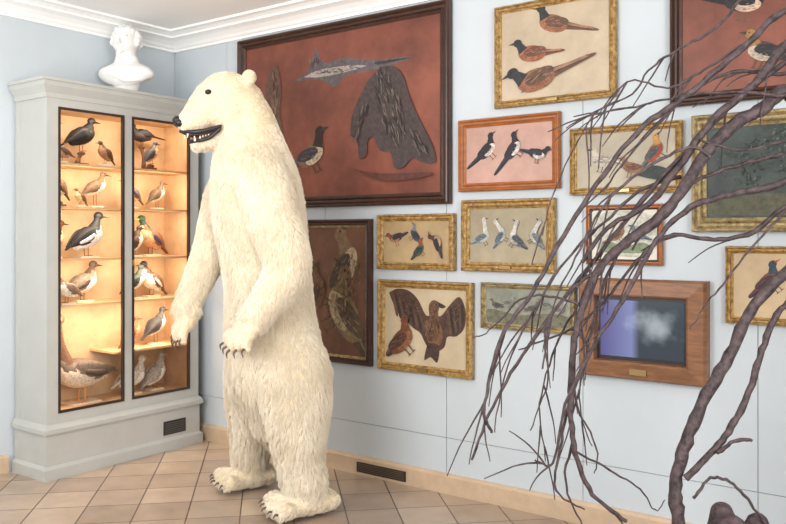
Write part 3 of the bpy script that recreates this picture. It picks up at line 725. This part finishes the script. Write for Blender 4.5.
nt.links.new(cr.outputs[0], ad.inputs[6]); nt.links.new(c2.outputs[0], ad.inputs[7]); nt.links.new(ad.outputs[2], b.inputs["Emission Color"]); b.inputs["Emission Strength"].default_value = .8
mb = MB(); hw = (X1-X0)/2; hh = (Z1-Z0)/2
prof = [(0, 0), (0, -.055), (.012, -.075), (.085, -.085), (.095, -.078), (.10, -.03)]
vs = []
for (i, y) in prof:
    for (a, c) in ((-1, -1), (1, -1), (1, 1), (-1, 1)): vs.append((a*(hw-i), y, c*(hh-i*.97)))
for r in range(len(prof)-1):
    mb.add(vs, [(r*4+q, r*4+(q+1) % 4, r*4+4+(q+1) % 4, r*4+4+q) for q in range(4)], m_oak)
w2, h2 = hw-.10, hh-.097
mblk = mat("screen_bezel", (22, 22, 24), .4)
mb.box(-w2, w2, -.035, -.002, -h2, h2, mblk)
mb.add([(-w2+.018, -.0365, -h2+.018), (w2-.018, -.0365, -h2+.018), (w2-.018, -.0365, h2-.018), (-w2+.018, -.0365, h2-.018)], [(0, 1, 2, 3)], msc)
mb.box(-.045, .045, -.088, -.083, -hh+.030, -hh+.060, mat("brass_plaque", (160, 136, 90), .3, metal=.7))
mb.build("framed_video_screen", ((X0+X1)/2, 0, (Z0+Z1)/2))

# ------------------------------------------------------------ bare tree
m_bark = mat("bark", (40, 30, 34), 0.6, var=.5, vscale=30, bump=.8, bscale=60, col2=(92, 76, 78))
TO = Vector((4.498, -1.202, 0)); K = .003667
cu = bpy.data.curves.new("bare_tree_branch", 'CURVE'); cu.dimensions = '3D'; cu.bevel_depth = 1.0; cu.bevel_resolution = 2; cu.use_fill_caps = True
tree = bpy.data.objects.new("bare_tree_branch", cu); tree.location = TO
cu.materials.append(m_bark)
BR = []
def branch(pts, r0, r1, w0=0.0, w1=0.0, jig=1.0):
    P = [((x-700)*K, w0+(w1-w0)*i/(len(pts)-1), 1.6+(235-y)*K) for i, (x, y) in enumerate(pts)]
    Q = catmull(P, 6)
    sp = cu.splines.new('POLY'); sp.points.add(len(Q)-1); out = []
    for i, q in enumerate(Q):
        t = i/(len(Q)-1); j = .0032*jig
        v = RT*q[0]+FW*q[1]+UP*q[2]+Vector((random.uniform(-j, j), random.uniform(-j, j), random.uniform(-j, j)))
        sp.points[i].co = (v.x, v.y, v.z, 1)
        sp.points[i].radius = (r0+(r1-r0)*t)*random.uniform(.88, 1.14)*K*.5*.80
        out.append(v)
    BR.append((out, r0, r1)); return out
branch([(905, 671), (900, 560), (885, 440), (890, 320), (870, 220), (850, 120), (830, 40)], 40, 18, .1, .05)
branch([(872, 210), (830, 160), (795, 92), (765, 108), (735, 125), (706, 155), (676, 200), (655, 222), (625, 243), (598, 270), (582, 305), (572, 345), (569, 400), (573, 450), (590, 490), (622, 517)], 21, 4.5, .05, -.05)
branch([(850, 110), (800, 40), (756, 84), (716, 118), (680, 168), (650, 205), (610, 228), (585, 262)], 13, 5, 0, .05)
branch([(860, 20), (790, 10), (745, 45), (690, 92), (640, 128), (600, 176), (560, 236), (530, 290), (500, 332), (486, 380), (482, 408), (488, 426)], 9, 3.5, 0, -.1)
branch([(870, 30), (800, 55), (742, 98), (700, 142), (655, 192), (612, 245), (565, 305), (520, 368), (492, 420), (474, 468)], 9, 3, .05, .1)
branch([(880, 180), (800, 172), (770, 186), (722, 196), (684, 208), (650, 240), (622, 290), (590, 340), (560, 400), (548, 455), (530, 452)], 11, 2, -.05, -.1)
branch([(880, 230), (800, 205), (760, 232), (720, 240), (672, 236), (640, 262), (610, 300), (575, 330), (520, 352)], 8, 2, .05, .05)
branch([(820, 90), (786, 96), (722, 92), (662, 100), (630, 108), (574, 116)], 5, 1.5)
branch([(742, 45), (700, 72), (668, 88), (628, 82), (590, 132)], 4, 1.5)
branch([(760, -20), (728, 20), (690, 42), (660, 62), (640, 90), (600, 112), (560, 190), (548, 236)], 4, 1.5, .1, .1)
branch([(700, 160), (680, 150), (640, 170), (600, 205), (575, 250), (552, 300), (540, 350)], 5, 1.5, -.1, -.05)
branch([(690, 175), (650, 188), (612, 222), (572, 262), (540, 312), (512, 372), (498, 440)], 5, 1.5, .1, .12)
branch([(665, 210), (636, 232), (604, 262), (585, 300), (560, 350), (545, 410), (552, 470)], 5, 1.5, .0, .12)
branch([(640, 235), (618, 262), (602, 310), (592, 360), (586, 410), (600, 455)], 5, 1.5, .05, .12)
branch([(582, 305), (548, 296), (520, 300), (490, 330), (472, 338)], 3.5, 1.2)
branch([(598, 270), (570, 292), (545, 330), (548, 380), (530, 430)], 4, 1.5)
branch([(575, 330), (592, 352), (578, 400), (600, 450), (598, 478)], 4, 1.5, .05, .05)
branch([(569, 400), (560, 450), (556, 490), (585, 510)], 4.5, 2)
branch([(573, 450), (610, 470), (640, 490), (655, 510), (665, 500)], 3, 1.2)
branch([(573, 440), (565, 480), (580, 520), (600, 560)], 4, 1.5)
branch([(700, 140), (740, 150), (786, 140), (830, 120)], 3, 3)
branch([(786, 210), (750, 250), (718, 290), (702, 310), (690, 330)], 3.5, 1.2)
branch([(800, 150), (760, 160), (720, 172), (690, 190), (660, 220), (640, 250)], 6, 3, .08, .1)
branch([(840, 60), (790, 70), (750, 66), (712, 80), (676, 112), (640, 150), (612, 190)], 6, 2, .08, .12)
branch([(672, 674), (668, 600), (672, 524), (670, 486), (680, 446), (700, 402), (728, 355), (756, 305), (800, 262), (850, 225), (880, 200)], 18, 12, -.1, .05)
branch([(676, 470), (700, 450), (722, 428), (742, 398), (760, 350), (778, 315), (810, 290), (860, 260)], 9, 8, -.1, .05)
branch([(706, 446), (722, 434), (737, 432)], 6, 4, -.1, -.12)
branch([(684, 490), (700, 470), (722, 476), (742, 500), (760, 530), (770, 600)], 4, 3, -.1, -.1)
random.seed(21)
for (out, r0, r1) in list(BR[1:14])+[BR[23]]:
    for _ in range(6):
        i = random.randrange(len(out)//4, len(out)-2); p0 = out[i]; d = (out[i+1]-out[i]).normalized()
        if p0.z > 2.35: continue
        side = UP.cross(FW)*random.choice((-1, 1)); d2 = (d+side*random.uniform(.2, .5)+FW*random.uniform(-.2, .2)+UP*-.12).normalized()
        Ln = random.uniform(.12, .36); n = 9
        sp = cu.splines.new('POLY'); sp.points.add(n-1); q = p0.copy(); dd = d2
        for j in range(n):
            sp.points[j].co = (q.x, q.y, q.z, 1); sp.points[j].radius = (2.1-1.2*j/n)*K*.5
            dd = (dd+Vector((random.uniform(-.08, .08), random.uniform(-.08, .08), random.uniform(-.16, .02)))).normalized(); q = q+dd*Ln/n
mb = MB()
for i in range(14):
    a = random.uniform(0, 6.28); r = random.uniform(0, .10)
    c = RT*(.10+r*math.cos(a)*1.1)+FW*(-.10+r*math.sin(a))
    mb.tube([(c.x, c.y, .10, .10), (c.x*1.0+.02, c.y, .28, .08), (c.x+random.uniform(-.04, .04), c.y, .50+random.uniform(0, .10), .045)], m_bark, n=10)
st = fuse("tree_stump", mb, .015, 2, m_bark, TO)
st.location.z = -min(v.co.z for v in st.data.vertices)
sc.collection.objects.link(tree)

# ------------------------------------------------------------ light
w = bpy.data.worlds.new("world"); sc.world = w; w.use_nodes = True
w.node_tree.nodes["Background"].inputs[0].default_value = (.98, .98, 1, 1); w.node_tree.nodes["Background"].inputs[1].default_value = .36
area("window_daylight", (6.8, -3.4, 2.1), (2.0, -0.6, 1.2), 1.6, 1.6, 142, (1, .97, .93))
area("window_daylight", (2.2, -6.2, 2.1), (1.8, -0.5, 1.3), 2.6, 2.0, 62, (.99, .98, 1))
area("ceiling_fill", (2.6, -3.8, 2.0), (1.4, -1.6, 3.2), 1.8, 1.8, 88, (1, .98, .96))  # unseen fill light hung in mid-air, added to brighten the ceiling
